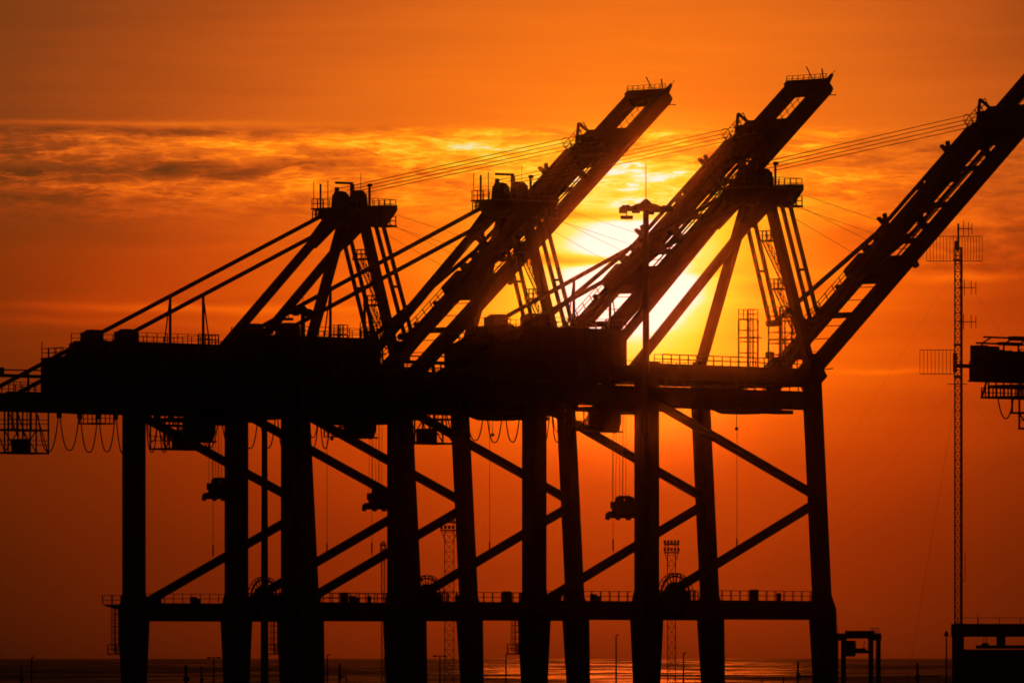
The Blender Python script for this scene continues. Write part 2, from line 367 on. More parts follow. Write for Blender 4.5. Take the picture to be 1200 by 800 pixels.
def trolley(c, dz=0.):
    t = MB(); t.span(-2.6, 9.2, -3.3, -2.7, 36.6, 37.1); t.span(-2.6, 9.2, 2.7, 3.3, 36.6, 37.1)
    for X in (-2.4, 1.0, 4.6, 9.0): t.span(X - .2, X + .2, -2.7, 2.7, 36.65, 37.05)
    for X in (-2.2, 8.8):
        for y in (-2.9, 2.9): t.tube((X, y - .15, 37.12), (X, y + .15, 37.12), .22, n=12)
    t.span(5.8, 8.6, -1.6, 1.6, 36.3, 36.95)
    to = t.build('trolley_frame', P, c)
    b = MB(); b.prism([(.9, 34.3), (3.6, 34.3), (4.0, 35.2), (4.0, 36.55), (.9, 36.55)], -1.25, 1.25); b.span(.7, 4.1, -1.4, 1.4, 34.12, 34.3); b.span(.7, 4.15, -1.4, 1.4, 36.5, 36.62)
    co = b.build('operator_cab', 'house_paint', to)
    # levels stop at sub-part: windows, stair are further children of the trolley
    for y in (-1.28, 1.28): MB().prism([(2.3, 34.6), (3.5, 34.6), (3.85, 35.3), (3.85, 36.2), (2.3, 36.2)], y - .02, y + .02).build('cab_window', 'dark_glass', to)
    s = MB(); s.span(-2.4, .7, -1.3, 1.3, 34.2, 34.3); s.rail([(.6, -1.25, 34.3), (-2.4, -1.25, 34.3), (-2.4, 1.25, 34.3), (.6, 1.25, 34.3)], 1.1, .7)
    s.ladder((-2.3, -.6, 34.3), (.2, -.6, 36.6), .7, (0, 1, 0), .3); s.rail([(-2.3, -1.0, 34.3), (.2, -1.0, 36.6)], .9, .7)
    for X, y in ((-2.4, -1.25), (-2.4, 1.25)): s.bar((X, y, 34.2), (X, y, 36.7), .12, .12)
    s.build('cab_stair', G, to)
    f = MB()
    for X0, wd in ((4.3, 1.6), (-5.5, 1.7)):
        pts = [(X0 + wd / 2 + (i / 12 * 2 - 1) * wd / 2, .9, 36.5 - 2.4 * (1 - abs(i / 12 * 2 - 1) ** 2.4)) for i in range(13)]; f.path(pts, .06, 5)
    f.build('cable_loop', 'wire_rope', to)
    z = 24.0 + dz
    r_ = MB()
    for y in (-2.0, -1.2, 1.3, 1.75, 2.9):
        for X in (6.9, 7.5): r_.bar((X, y * .95, 36.4), (X, y, z + 2.2), .035, .035)
    r_.build('hoist_rope', 'wire_rope', c)
    h = MB(); h.span(6.3, 8.1, -2.1, 2.65, z + 1.3, z + 2.15)
    for y in (-1.4, .4, 2.0): h.tube((6.8, y, z + 2.3), (7.6, y, z + 2.3), .4, n=12)
    h.box((7.2, 1.3, z + 2.65), (.8, 1.3, .35)); h.bar((7.2, .9, z + 2.2), (7.2, .9, z + 2.6), .3, .3)
    for y in (-1.7, .2, 1.1, 2.3): h.span(6.7, 7.7, y - .5, y + .5, z + .95, z + 1.35)
    for y in (2.8, 3.0): h.bar((7.2, y, z + 1.7), (7.2, y, z + .8), .08, .08)
    h.span(7.1, 7.3, 2.6, 3.02, z + 1.6, z + 1.75)
    ho = h.build('headblock', P, c)
    h = MB(); h.span(6.2, 8.2, -2.3, 3.0, z + .18, z + .98)
    for y in (-2.25, 3.0):
        for X in (6.3, 8.1): h.bar((X, y, z + .8), (X, y + (.14 if y > 0 else -.05), z + .0), .4, .4)
    h.box((7.2, .6, z + .15), (.4, .5, .45)); h.build('spreader', P, ho)

def house(c):
    h = MB(); h.span(-15.5, 2, -4, 4, 39.75, 46.0); h.prism([(-20.4, 39.75), (-15.5, 39.75), (-15.5, 45.3), (-16.6, 44.3), (-20.4, 44.0)], -4, 4)
    for X in [-14.5 + 1.5 * i for i in range(11)]: h.span(X - .06, X + .06, -4.06, 4.06, 40.2, 45.6)
    ho = h.build('machinery_house', 'house_paint', c)
    for X, y, d in ((-13.4, 2.4, (2.4, 1.6, 1.3)), (-12.0, -2.2, (2.6, 1.7, 1.3)), (-16.0, -1.5, (1.6, 1.8, 1.6)), (-15.6, 2.6, (1.4, 1.6, 1.6))):
        v = MB(); zb = 45.9 if X > -15 else 44.2
        v.box((X, y, zb + d[2] / 2), d); v.box((X + .3, y, zb + d[2] + .1), (d[0] * .7, d[1] * .7, .5)); v.tube((X - d[0] * .35, y, zb), (X - d[0] * .35, y, zb + d[2] + .15), .45, n=10); v.build('roof_vent', G, ho)
    r_ = MB(); r_.rail([(-15.4, 3.9, 46), (1.9, 3.9, 46), (1.9, -3.9, 46), (-15.4, -3.9, 46)], 1.1, 1.7, .04)
    r_.build('handrail', G, ho); r_ = MB()
    r_.rail([(-16.8, 3.9, 44.3), (-20.3, 3.9, 44), (-20.3, -3.9, 44), (-16.8, -3.9, 44.3)], 1.1, 1.2, .04); r_.bar((-20.3, 3.9, 44), (-20.3, 3.9, 45.9), .08, .08)
    r_.build('handrail', G, ho); r_ = MB(); r_.rail([(-1.5, -3.96, 46), (1.9, -3.96, 46)], 1.2, .55, .05)
    r_.build('handrail', G, ho)
    d = MB(); d.span(-6.2, -5.2, -4.05, -4.0, 40.0, 42.1); d.build('door', G, ho)

def upper_works(c):
    for s in (-1, 1):
        t = MB(); t.bar((28.6, s * 9, 41.9), (29.3, s * 1.9, 62.0), 1.0, 1.0); t.bar((28.6, s * 9, 41.0), (28.6, s * 8.8, 43.2), 1.7, 1.7, 1.1, 1.1)
        t.build('tower_leg', P, c)
        t = MB(); t.tube((2.6, s * 2.9, 40.2), (28.0, s * 2.7, 62.2), .6, n=12); t.bar((24.6, s * 2.75, 59.2), (28, s * 2.7, 62.2), 1.0, 1.2, .9, 1.9); t.build('tower_strut', P, c)
        t = MB(); t.tube((-31, s * 2.9, 39.2), (27.4, s * 2.9, 63.2), .26, n=10); st = t.build('backstay', P, c)
        p = MB(); p.tube((.3, s * 2.9, 46), (.3, s * 2.9, 52.0), .17, n=8); p.bar((.3, s * (2.9 + .1), 51.4), (.3, s * 4.0, 46), .12, .12); p.bar((.3, s * 2.9, 46.7), (.3, s * 3.9, 46.7), .1, .1); p.build('stay_post', P, c)
        # forestay folded down on itself: upper links hang from the apex, lower links lie over the boom
        l = MB()
        yo = 0 if s > 0 else -1.0
        for w in (-.65, .65): l.bar((30.3, s * 2.6 + w + yo, 61.6), (35.5, s * 3 + w + yo * .6, 47.9), .34, .42)
        for k in (.55,):
            q0 = Vector((30.3, s * 2.6 + yo, 61.6)).lerp(Vector((35.5, s * 3 + yo * .6, 47.9)), k); l.bar(q0 - Vector((0, .8, 0)), q0 + Vector((0, .8, 0)), .2, .3)
        l.tube((35.5, s * 3 - 1, 47.9), (35.5, s * 3 + 1, 47.9), .42, n=10); l.build('upper_stay_link', P, c)
        l = MB(); j = Vector((35.5, s * 3, 47.9)); a = bp(24.2, s * 3, 2.95); b = bp(46.5, s * 3, 2.95)
        l.bar(j, a, .3, .5); l.bar(a, b, .3, .42); l.tube(j - Vector((0, .5, 0)), j + Vector((0, .5, 0)), .4, n=10); l.build('lower_stay_link', P, c)
    # head of the tower
    h = MB(); h.prism([(25.9, 63.6), (25.9, 62.8), (27.0, 61.7), (30.4, 61.7), (31.2, 62.5), (32.0, 63.6)], -2.7, 2.7)
    h.add([(31.9, y, z) for y in (-3.3, 0) for z in (61.6, 64.2)] + [(33.7, y, z) for y in (-3.4, -1) for z in (63.6, 64.25)], [(0, 1, 3, 2), (4, 6, 7, 5), (0, 4, 5, 1), (2, 3, 7, 6), (0, 2, 6, 4), (1, 5, 7, 3)])
    ho = h.build('tower_head', P, c)
    d = MB(); d.span(25.2, 33.6, -3.4, 3.4, 63.6, 63.8); d.rail([(25.3, -3.3, 63.8), (25.3, 3.3, 63.8), (33.5, 3.3, 63.8), (33.5, -3.3, 63.8), (25.3, -3.3, 63.8)], 1.15, 1.0, .036)
    d.span(30.5, 33.6, -3.4, -1.2, 61.5, 61.75); d.rail([(31.5, -3.3, 61.75), (33.5, -3.3, 61.75), (33.5, -1.3, 61.75)], 1.1, .8, .05)
    d.span(25.3, 26.4, 1.9, 3.4, 62.5, 62.6); d.rail([(25.4, 1.9, 62.6), (25.4, 3.3, 62.6), (26.4, 3.3, 62.6)], .9, .6, .05)
    d.build('head_platform', G, ho)
    for y in (1.75, -1.35):
        w = MB(); w.prism([(27.7, 63.8), (30.0, 63.8), (29.7, 65.2), (29.2, 65.9), (28.4, 66.0), (27.9, 65.3)], y - .62, y + .62); w.prism([(28.0, 63.7), (29.6, 63.7), (29.3, 65.6), (28.3, 65.6)], y - .95, y + .95)
        if y > 0: w.bar((28.6, 2.2, 64.8), (28.6, 2.2, 66.5), .4, .4)
        w.build('sheave_block', P, ho)
    j = MB(); j.bar((28.8, -.2, 64.5), (28.8, -.2, 67.0), .28, .28); j.bar((28.8, -.35, 66.9), (28.8, 2.6, 67.1), .3, .3); j.prism([(28.6, 66.8), (29.0, 66.8), (29, 65.8), (28.6, 65.8)], -.5, -.1)
    j.build('hoist_davit', G, ho); j = MB(); j.bar((29.6, -2.5, 63.7), (29.6, -2.5, 66.8), .18, .18); j.box((29.6, -2.6, 66.6), (.4, .5, .4)); j.build('signal_mast', G, ho)
    for X, y, hh, t in ((25.5, 3.2, 3.3, .06), (25.6, 2.1, 3.0, .18), (26.0, 1.2, 3.4, .08), (29, -1.6, 4.3, .05), (30, -2.3, 2.4, .06)): MB().bar((X, y, 63.8), (X, y, 63.8 + hh), t, t).build('antenna', G, ho)
    # stair flights up the near tower leg
    s = MB()
    def leg_pt(z, off): k = (z - 41.9) / 20.1; return Vector((28.6 + .7 * k, -9 + 7.1 * k + off, z))
    for z0, z1 in ((46.0, 51.6), (52.2, 57.4)):
        p = leg_pt(z0, .9); q = leg_pt(z1, 2.4); s.ladder(p, q, .7, (1, 0, 0), .3, .06); s.rail([p + Vector((.4, 0, 0)), q + Vector((.4, 0, 0))], .9, .9, .04)
        b = leg_pt(z1, 1.6); s.span(b.x - .8, b.x + .8, b.y - 1.1, b.y + 1.2, z1 - .1, z1 + .1); s.rail([b + Vector((.7, -1, .1)), b + Vector((.7, 1.1, .1)), b + Vector((-.7, 1.1, .1)), b + Vector((-.7, -1, .1))], 1.1, .7, .05)
    s.build('tower_stair', G, c)
    # lattice stair towers on the near top beam
    for X, y, hh, wx, wy in ((17.6, -9, 5.6, 1.7, 1.5), (24.8, -7.6, 6.2, 2.0, 1.9)):
        k = MB(); z0 = 41.9 if y < -8 else 40.4
        for i in (-1, 1):
            for jn in (-1, 1): k.bar((X + i * wx / 2, y + jn * wy / 2, z0), (X + i * wx / 2, y + jn * wy / 2, 41.9 + hh), .16, .16)
        z = 43.6
        lv = []
        while z < 41.9 + hh + .05: lv.append(z); z += 1.32
        for z in lv:
            for i in (-1, 1): k.bar((X - wx / 2, y + i * wy / 2, z), (X + wx / 2, y + i * wy / 2, z), .1, .1); k.bar((X + i * wx / 2, y - wy / 2, z), (X + i * wx / 2, y + wy / 2, z), .1, .1)
        k.span(X - wx / 2, X + wx / 2, y - wy / 2, y + wy / 2, 41.85 + hh, 42.0 + hh); k.span(X - wx / 2, X + wx / 2 + .2, y - wy / 2 - .5, y + wy / 2, 45.3, 45.45)
        k.rail([(X - wx / 2, y - wy / 2, 42 + hh), (X + wx / 2, y - wy / 2, 42 + hh), (X + wx / 2, y + wy / 2, 42 + hh), (X - wx / 2, y + wy / 2, 42 + hh)], 1.1, .8, .045)
        k.ladder((X + .1, y, z0), (X + .1, y, 43 + hh), .5, (0, 1, 0), .4); k.bar((X + .5, y - .3, z0), (X + .5, y - .3, 41.9 + hh), .14, .14)
        k.build('stair_tower', G, c)
    b = MB(); b.box((21.4, -9, 43.4), (.8, .7, .8)); b.bar((21.2, -9, 41.9), (21.2, -9, 43.2), .1, .1); b.bar((21.6, -9, 41.9), (21.6, -9, 43.2), .1, .1); b.build('control_box', G, c)

def boom(c):
    for s in (-1, 1):
        g = MB(); y = s * 2.9
        bspan(g, -2.0, 60.3, y - .5, y + .5, 0, 1.75)
        bspan(g, -3.0, .4, y - .7, y + .7, -.9, 2.2)
        g.bar(bp(60.3, y, .87), bp(61.0, y, .95), 1.0, 1.75, .96, 1.4, up=BN)
        go = g.build('boom_girder', P, c)
        f = MB()
        for ss in (22.3,): bspan(f, ss - .3, ss + .3, y - .3, y + .3, -.75, 0)
        f.bar(bp(59.8, y, .2), bp(61.4, y, -1.0), .12, .12) if s < 0 else None
        f.bar(bp(.8, y, -.2), bp(2.4, y, -1.2), .12, .12) if s < 0 else None
        f.build('floodlight', 'lamp_housing', go)
        for ss in (26.2, 41.2):
            h = MB(); h.prism([(0, 0), (.9, 0), (.55, 1.3), (.95, 2.3), (.6, 2.3), (.25, 1.5), (-.25, 2.6), (-.6, 2.6), (-.2, 1.1)], -.25, .25)
            h.v = [tuple(bp(ss + a, y + b, 1.7 + d)) for a, b, d in h.v]; h.build('latch_horn', P, go)
    # ties between the two girders
    for ss in (2.2, 10.5, 25.6, 33.0, 40.5):
        t = MB(); bspan(t, ss - .2, ss + .2, -2.4, 2.4, .5, 1.1); t.build('boom_tie', P, c)
    t = MB(); bspan(t, 1.5, 46, 1.3, 2.4, 1.38, 1.5)
    t.rail([bp(2, 1.35, 1.5), bp(46, 1.35, 1.5)], 1.0, 2.0, .04, up=BN)
    for ss in (24.8, 31.2, 37.6): bspan(t, ss, ss + 1.6, .2, 1.4, .9, 1.5)
    for s0, s1 in ((22.4, 28.6), (29.6, 36.2), (37.3, 45.2)): bspan(t, s0, s1, .85, 1.3, 1.0, 1.45)
    bspan(t, 22, 46, -.75, -.6, .9, 1.05)
    t.build('boom_walkway', G, c)
    for i in range(16):
        ss = 3.6 + i * 2.6; MB().bar(bp(ss, -2.4, .5), bp(ss, 2.4, .5), .1, .1).build('boom_rung', G, c)
    h = MB(); h.rail([bp(3, 3.35, 1.75), bp(19, 3.35, 1.75)], .9, 1.6, .05, up=BN)
    for ss in (6, 10, 14.5): bspan(h, ss, ss + .5, 2.5, 3.3, 1.75, 2.2)
    h.build('boom_handrail', G, c)
    h = MB(); bspan(h, 20.5, 47.5, 2.45, 3.4, 1.75, 2.25); bspan(h, 36, 47.5, 2.5, 3.3, 2.2, 2.8)
    for ss in (21.2, 23.6, 25.2, 34, 39.5): bspan(h, ss, ss + 1.0, 2.6, 3.2, 2.2, 2.9)
    h.build('boom_cable_tray', G, c)
    pl = MB(); bspan(pl, 17.5, 21.5, -2.4, 2.4, .3, 1.6); bspan(pl, 17.0, 20.6, 2.4, 3.4, 1.75, 2.8); pl.build('boom_platform', P, c)
    pl = MB(); bspan(pl, 46, 51.5, -2.4, 2.4, .3, 1.9); bspan(pl, 47, 51.5, -3.4, 3.4, 1.75, 2.5)
    for y in (-2.7, -.9, .9, 2.7):
        a, b = bp(48.3 + y * .33, y - .35, 2.7), bp(48.3 + y * .33, y + .35, 2.7); pl.tube(a, b, .6, n=12)
    po = pl.build('rope_platform', P, c)
    r_ = MB(); r_.rail([bp(46.8, -3.3, 2.5), bp(46.8, 3.5, 2.5), bp(51.6, 3.5, 2.5)], 1.15, 1.1, .045, up=BN)
    r_.bar(bp(48.6, 3.3, 2.4), bp(50.6, 3.3, 4.2), .3, .3); r_.bar(bp(50.6, 3.3, 4.2), bp(51.4, 3.3, 2.4), .3, .3)
    r_.path([bp(47.2 + .65 * math.cos(a), 3.5, 3.6 + .65 * math.sin(a)) for a in [i * math.pi / 6 for i in range(10)]], .045, 4); r_.build('handrail', G, po)
    # boom tip
    t = MB(); bspan(t, 59.4, 60.6, -2.4, 2.4, .3, 1.7); bspan(t, 60.1, 60.9, -3.5, 3.5, 1.3, 2.0); t.bar(bp(57.4, 2.2, 1.1), bp(59.5, -.6, 1.1), .25, .25); t.bar(bp(60.5, -3.4, 1.6), bp(61.5, -4.0, 2.2), 1.0, .7, .4, .3)
    t2 = MB(); bspan(t2, 51.4, 51.9, -2.4, 2.4, .4, 1.2); t2.build('boom_tie', P, c)
    to = t.build('tip_beam', P, c)
    r_ = MB(); r_.rail([bp(60.5, -3.4, 2.0), bp(60.5, 3.3, 2.0)], .8, .9, .04, up=(.2, 0, .98))
    r_.bar(bp(60.6, -1.2, 1.95), bp(60.6, -1.2, 1.95) + Vector((-1.3, 0, 1.7)), .1, .1); r_.bar(bp(60.6, -3.4, 1.9), bp(60.6, -3.9, 1.9) + Vector((1.2, 0, 1.3)), .06, .06); r_.bar(bp(60.5, -3.0, 1.9), bp(60.5, -3.0, 1.9) + Vector((-.3, 0, 1.5)), .13, .13); r_.build('handrail', G, to)
    r_ = MB(); r_.rail([bp(51.8, -1.0, 1.15), bp(59.4, -1.0, 1.15)], 1.0, 1.2, .035, up=BN); bspan(r_, 51.8, 59.4, -1.7, -1.0, 1.0, 1.1); r_.build('tip_walkway', G, to)
    # boom hoist ropes: tower head to rope platform
    for y in (-3.0, -1.0, 1.0, 3.0):
        m = MB(); m.bar((29.0, y * .9, 66.0 + y * .1), bp(48.3 + y * .3, y, 3.2), .075, .075); m.build('boom_hoist_rope', 'wire_rope', c)
    for y in (-3, 3):
        MB().bar((33.2, y, 63.2), bp(24, y, 3.2), .035, .035).build('trip_line', 'wire_rope', c)
        MB().bar((33.2, y * .6, 62.2), bp(20, y, 2.8), .035, .035).build('trip_line', 'wire_rope', c)

def reel(c):
    X, y, z, r0 = 2.8, -10.9, 15.0, 2.6
    m = MB(); n = 30
    for rr, xx in ((r0, -.28), (r0, .28), (r0 - .35, 0)):
        m.path([(X + xx, y + rr * math.cos(2 * math.pi * i / n), z + rr * math.sin(2 * math.pi * i / n)) for i in range(n + 1)], .06 if rr == r0 else .1, 5)
    for i in range(24):
        a = 2 * math.pi * i / 24
        for xx in (-.28, .28): m.bar((X + xx, y + .5 * math.cos(a), z + .5 * math.sin(a)), (X + xx, y + r0 * math.cos(a), z + r0 * math.sin(a)), .07, .07)
    m.tube((X - .3, y, z), (X + .3, y, z), 1.55, n=28); m.tube((X - .5, y, z), (X + .7, y, z), .5, n=14)
    ro = m.build('cable_reel', 'wire_rope', c)
    b = MB(); b.bar((X + .6, y, z), (X + .6, -9.7, 14.0), .5, .5); b.box((X + 1.0, -10.1, 13.6), (.8, .7, 1.4)); b.span(X - .2, X + 3.4, -10.9, -9.85, 14.0, 14.2)
    b.rail([(X + .9, -10.8, 14.2), (X + 3.4, -10.8, 14.2)], 1.4, .6, .05); b.box((X + 2.3, -10.3, 14.8), (1.0, .8, 1.2)); b.build('reel_bracket', G, ro)

T = (0., 27.7215, 67.9466)
proto = empty('ship_to_shore_crane', quay(0, T[0]), ALPHA)
lower_works(proto); girders(proto); house(proto); upper_works(proto); boom(proto); reel(proto)
GRP = 'ship-to-shore cranes in a row along the quay'
c2 = copy_tree(proto); c2.location = quay(0, T[1]); c3 = copy_tree(proto); c3.location = quay(0, T[2])
SKIP4 = ('boom_rung', 'boom_girder', 'boom_tie', 'boom_walkway', 'boom_handrail', 'boom_platform', 'rope_platform', 'tip_beam', 'boom_hoist_rope', 'trip_line', 'cable_reel', 'backstay', 'tower_strut', 'tower_leg',
         'tower_head', 'upper_stay_link', 'lower_stay_link', 'maintenance_cage', 'machinery_house', 'festoon_loop', 'boom_cable_tray', 'service_platform', 'stay_post', 'tower_stair', 'cable_tray')
c4 = copy_tree(proto, skip=SKIP4); c4.location = quay(0, 157.0)
for o in (proto, c2, c3): pass
trolley(proto, 3.1); trolley(c2, 1.5); trolley(c3, 0.)
tag(proto, 'black harbour crane standing farthest from the antenna mast, boom tip above the sun', 'crane', GRP)
tag(c2, 'middle black harbour crane, its raised boom crossing in front of the sun', 'crane', GRP)
tag(c3, 'black harbour crane with its legs standing close beside the smaller straddle carrier', 'crane', GRP)
tag(c4, 'tail end of a fourth harbour crane jutting in beside the antenna mast', 'crane', GRP)
# the tail end of the fourth crane: machinery deck, gantry frame and walkway
m = MB(); m.span(-31.8, -14, -2.8, 2.8, 39.5, 40.25); m.box((-32.1, 2.0, 39.9), (1.1, 1.6, 2.6)); m.box((-30.9, 1.6, 40.6), (1.5, 1.6, 1.0)); m.span(-35.2, -31.9, 2.0, 2.6, 38.75, 39.15)
rr = random.Random(5)
for k in range(60): X = -30.6 + k * .27; m.box((X, rr.uniform(-2.4, 2.4), 40.3 + rr.uniform(0, .15)), (rr.uniform(.2, .5), rr.uniform(.3, 1.2), rr.uniform(.3, .75)))
m.box((-26, -1.5, 40.9), (1.6, 1.4, 1.5)); m.build('machinery_deck', P, c4)
m = MB(); m.span(-33.6, -14, .8, 1.2, 41.3, 41.48); m.span(-33.8, -14, -.4, 0, 41.9, 42.08); m.span(-29.2, -26.5, -.6, .4, 41.75, 42.2); m.span(-29.8, -26.5, .6, 1.4, 41.25, 41.6)
for X in (-32.8, -29.2, -26.8, -22, -17): m.bar((X, 1.0, 40.2), (X, 1.0, 41.4), .14, .14); m.bar((X, 1.0, 41.4), (X, -.2, 41.9), .12, .12)
m.build('gantry_frame', G, c4)
m = MB(); m.span(-31.2, -8, -2.6, 2.6, 35.55, 35.75)
for y in (-2.5, 2.5): m.rail([(-31.1, y, 35.7), (-8, y, 35.7)], 1.0, .62, .055, 1); m.bar((-31.1, y, 35.6), (-30.3, y, 37.4), .16, .16)
m.span(-30.3, -8, -2.3, 2.3, 36.72, 37.0)
for X in [-30.2 + 1.25 * i for i in range(17)]:
    for y in (-2.3, 2.3): m.bar((X, y, 35.7), (X, y, 37.4), .13, .13)
m.build('hanging_walkway', G, c4)
m = MB()
for X in (-27.6, -26.4, -25.2, -23.6):
    for y in (-1.2, 1.2): m.bar((X, y, 34.0 if X < -27 else 32.4), (X, y, 35.6), .16, .16)
m.span(-27.8, -21, -1.3, 1.3, 33.95, 34.15); m.span(-26.5, -21, -1.3, 1.3, 32.3, 32.5)
for y in (-1.2, 1.2): m.bar((-26.4, y, 34), (-24.6, y, 32.4), .13, .13); m.bar((-26.4, y, 33.3), (-21, y, 33.3), .08, .08)
m.box((-25.2, 0, 34.6), (1.0, 1.2, 1.0)); m.build('maintenance_cage', G, c4)
m = MB(); m.path([(-29.6 + (i / 16 * 2 - 1) * 1.3, .4, 35.6 - 2.2 * (1 - abs(i / 16 * 2 - 1) ** 2.3)) for i in range(17)], .075, 5); m.build('festoon_loop', 'wire_rope', c4)

# ------------------------------------------------------------------ masts, poles and vehicles
def at(px, d): return (px - 600) / 9900 * d
def hh(row, d): return EYE + (766 - row) * d / 9900

def light_mast(px, d, row, rod, lab):
    x = at(px, d); z = hh(row, d); o = empty('light_mast', (x, d, 0))
    MB().tube((0, 0, 0), (0, 0, z), .36, .22, n=14).build('pole', G, o)
    h = MB(); h.tube((0, 0, z - .25), (0, 0, z + .1), 1.15, 1.15, n=20); h.tube((0, 0, z + .1), (0, 0, z + .26), 1.05, .75, n=16); h.tube((0, 0, z + .26), (0, 0, z + .62), .5, .14, n=10)
    h.bar((-1.9, .1, z - .02), (1.9, .1, z - .02), .22, .2); h.bar((0, -1.6, z - .1), (0, 1.6, z - .1), .22, .2); ho = h.build('head_frame', 'lamp_housing', o)
    for k in range(10):
        a = k * math.pi / 5 + .12; f = MB(); cx, cy = 1.75 * math.cos(a), 1.75 * math.sin(a); dz = .12 * math.sin(k * 2.1)
        f.box((cx, cy, z - .18 + dz), (.62, .62, .34)); f.bar((cx * .5, cy * .5, z - .08), (cx, cy, z - .1 + dz), .12, .12); f.box((cx * 1.08, cy * 1.08, z + .03 + dz), (.3, .3, .16))
        if k == 4: f.box((cx * .95, cy, z - .72), (.95, .5, .26)); f.bar((cx * .95, cy, z - .6), (cx * .95, cy, z - .2), .08, .08)
        f.build('floodlight', 'lamp_housing', ho)
    MB().tube((0, 0, z + .6), (0, 0, rod), .04, .03, n=5).build('lightning_rod', G, o)
    tag(o, lab, 'light mast', 'high mast lights on the terminal')
light_mast(757, 640, 243, hh(190, 640), 'tall high mast light with its ring of floodlights silhouetted against the sun')
light_mast(355, 840, 365, hh(343, 840), 'high mast light whose lamp ring peeks just over a machinery house roof')
light_mast(310, 700, 462, hh(455, 700), 'shorter thick mast rising between two crane legs, its head lost against dark girders')

def lattice(m, w, z0, z1, step, r, tri=False):
    cs = [(-w / 2, -w / 2), (w / 2, -w / 2), (w / 2, w / 2), (-w / 2, w / 2)]
    for x, y in cs: m.bar((x, y, z0), (x, y, z1), 2 * r, 2 * r)
    n = int((z1 - z0) / step)
    for k in range(n):
        za, zb = z0 + (z1 - z0) * k / n, z0 + (z1 - z0) * (k + 1) / n
        for i in range(4):
            a, b = cs[i], cs[(i + 1) % 4]; m.bar((*a, zb), (*b, zb), r * 1.3, r * 1.3)
            if k % 2: a, b = b, a
            m.bar((*a, za), (*b, zb), r * 1.2, r * 1.2)
def flood_tower(px, row, w, lab, n=5):
    d = 2000; o = empty('floodlight_tower', (at(px, d), d, 0)); z = hh(row, d)
    m = MB(); lattice(m, w, 0, z - .6, 2.3, .08); m.build('lattice_shaft', G, o)
    h = MB(); h.span(-w * .95, w * .95, -w * .6, w * .6, z - .7, z - .3); h.span(-w * .95, w * .95, -w * .6, w * .6, z - 2.6, z - 2.3)
    for i in (-1, 1): h.bar((i * w * .4, 0, z - 5), (i * w * .9, 0, z - 2.4), .2, .2); h.bar((i * w * .8, 0, z - 2.5), (i * w * .8, 0, z), .2, .2)
    h.build('platform', G, o)
    for row_z in (z + .1, z - 1.7):
        f = MB()
        for k in range(n): f.box(((k - (n - 1) / 2) * w * .42, -.6, row_z), (w * .3, .6, .75))
        f.build('lamp_bank', 'lamp_housing', o)
    tag(o, lab, 'floodlight tower', 'lattice floodlight towers on the far pier')
flood_tower(526.5, 609, 2.2, 'distant lattice floodlight tower standing behind the middle crane legs')
flood_tower(787, 635, 1.9, 'distant lattice floodlight tower rising above a round cable reel')
flood_tower(449, 636, .8, 'slender distant floodlight tower half hidden behind a wide crane leg', 3)

# guyed antenna mast
d = 2000; o = empty('antenna_mast', (at(1122.5, d), d, 0)); tag(o, 'tall thin guyed lattice radio mast carrying square grid antennas', 'antenna mast')
sc = d / 9900
m = MB(); lattice(m, 1.45, 0, hh(290, d), 1.9, .13); m.bar((.8, -.6, 0), (.8, -.6, hh(290, d)), .6, .6); m.bar((.1, 0, hh(292, d)), (.1, 0, hh(262, d)), .45, .45)
for rw in (404, 441, 305): m.box((0, 0, hh(rw, d)), (1.9, 1.9, .5))
m.box((-.7, -.8, hh(425, d)), (1.0, .8, 4.5)); m.box((-.3, -.6, hh(288, d)), (1.1, .9, 2.2)); m.build('lattice_shaft', G, o)
def grid(x0, x1, r0, r1, n):
    m = MB(); a, b = (x0 - 1122.5) * sc, (x1 - 1122.5) * sc; za, zb = hh(r0, d), hh(r1, d)
    m.bar((a, -.2, za), (b, -.2, za), .16, .16); m.bar((a, -.2, zb), (b, -.2, zb), .16, .16)
    for k in range(n + 1): x = a + (b - a) * k / n; m.bar((x, -.2, za), (x, -.2, zb), .11, .11)
    m.build('grid_antenna', G, o)
grid(1086, 1121, 277, 306, 9); grid(1124, 1151, 277, 306, 8); grid(1078, 1118, 410, 438, 9)
for rw, xs in ((268, (1129, 1135, 1139)), (337, (1130, 1138, 1143.5)), (377, (1129, 1138, 1143.5))):
    m = MB(); z = hh(rw, d); m.bar((0, -.3, z), ((xs[2] - 1122.5) * sc, -.3, z), .18, .18)
    for i, x in enumerate(xs): X = (x - 1122.5) * sc; m.bar((X, -.3, z - 1.9 + .2 * i), (X, -.3, z + 1.9 - .3 * i), .16, .16)
    m.build('yagi_antenna', G, o)
m = MB(); m.bar((-2.5, 0, hh(450, d)), (2.2, 0, hh(450, d)), .18, .18); m.build('crossarm', G, o)
m = MB(); m.bar((1.7, -.6, hh(680, d)), (1.7, -.6, hh(647, d)), .12, .12); m.bar((.7, -.6, hh(680, d)), (1.7, -.6, hh(679, d)), .14, .14); m.build('whip_antenna', G, o)
for k, (gx, gy, rw) in enumerate(((-62, -20, 450), (-62, 30, 310), (60, -30, 310), (-14, -40, 450), (-10, 50, 450), (60, 20, 450))):
    MB().bar((0, 0, hh(rw, d)), (gx, gy, 0), .02, .02).build('guy_wire', 'wire_rope', o)

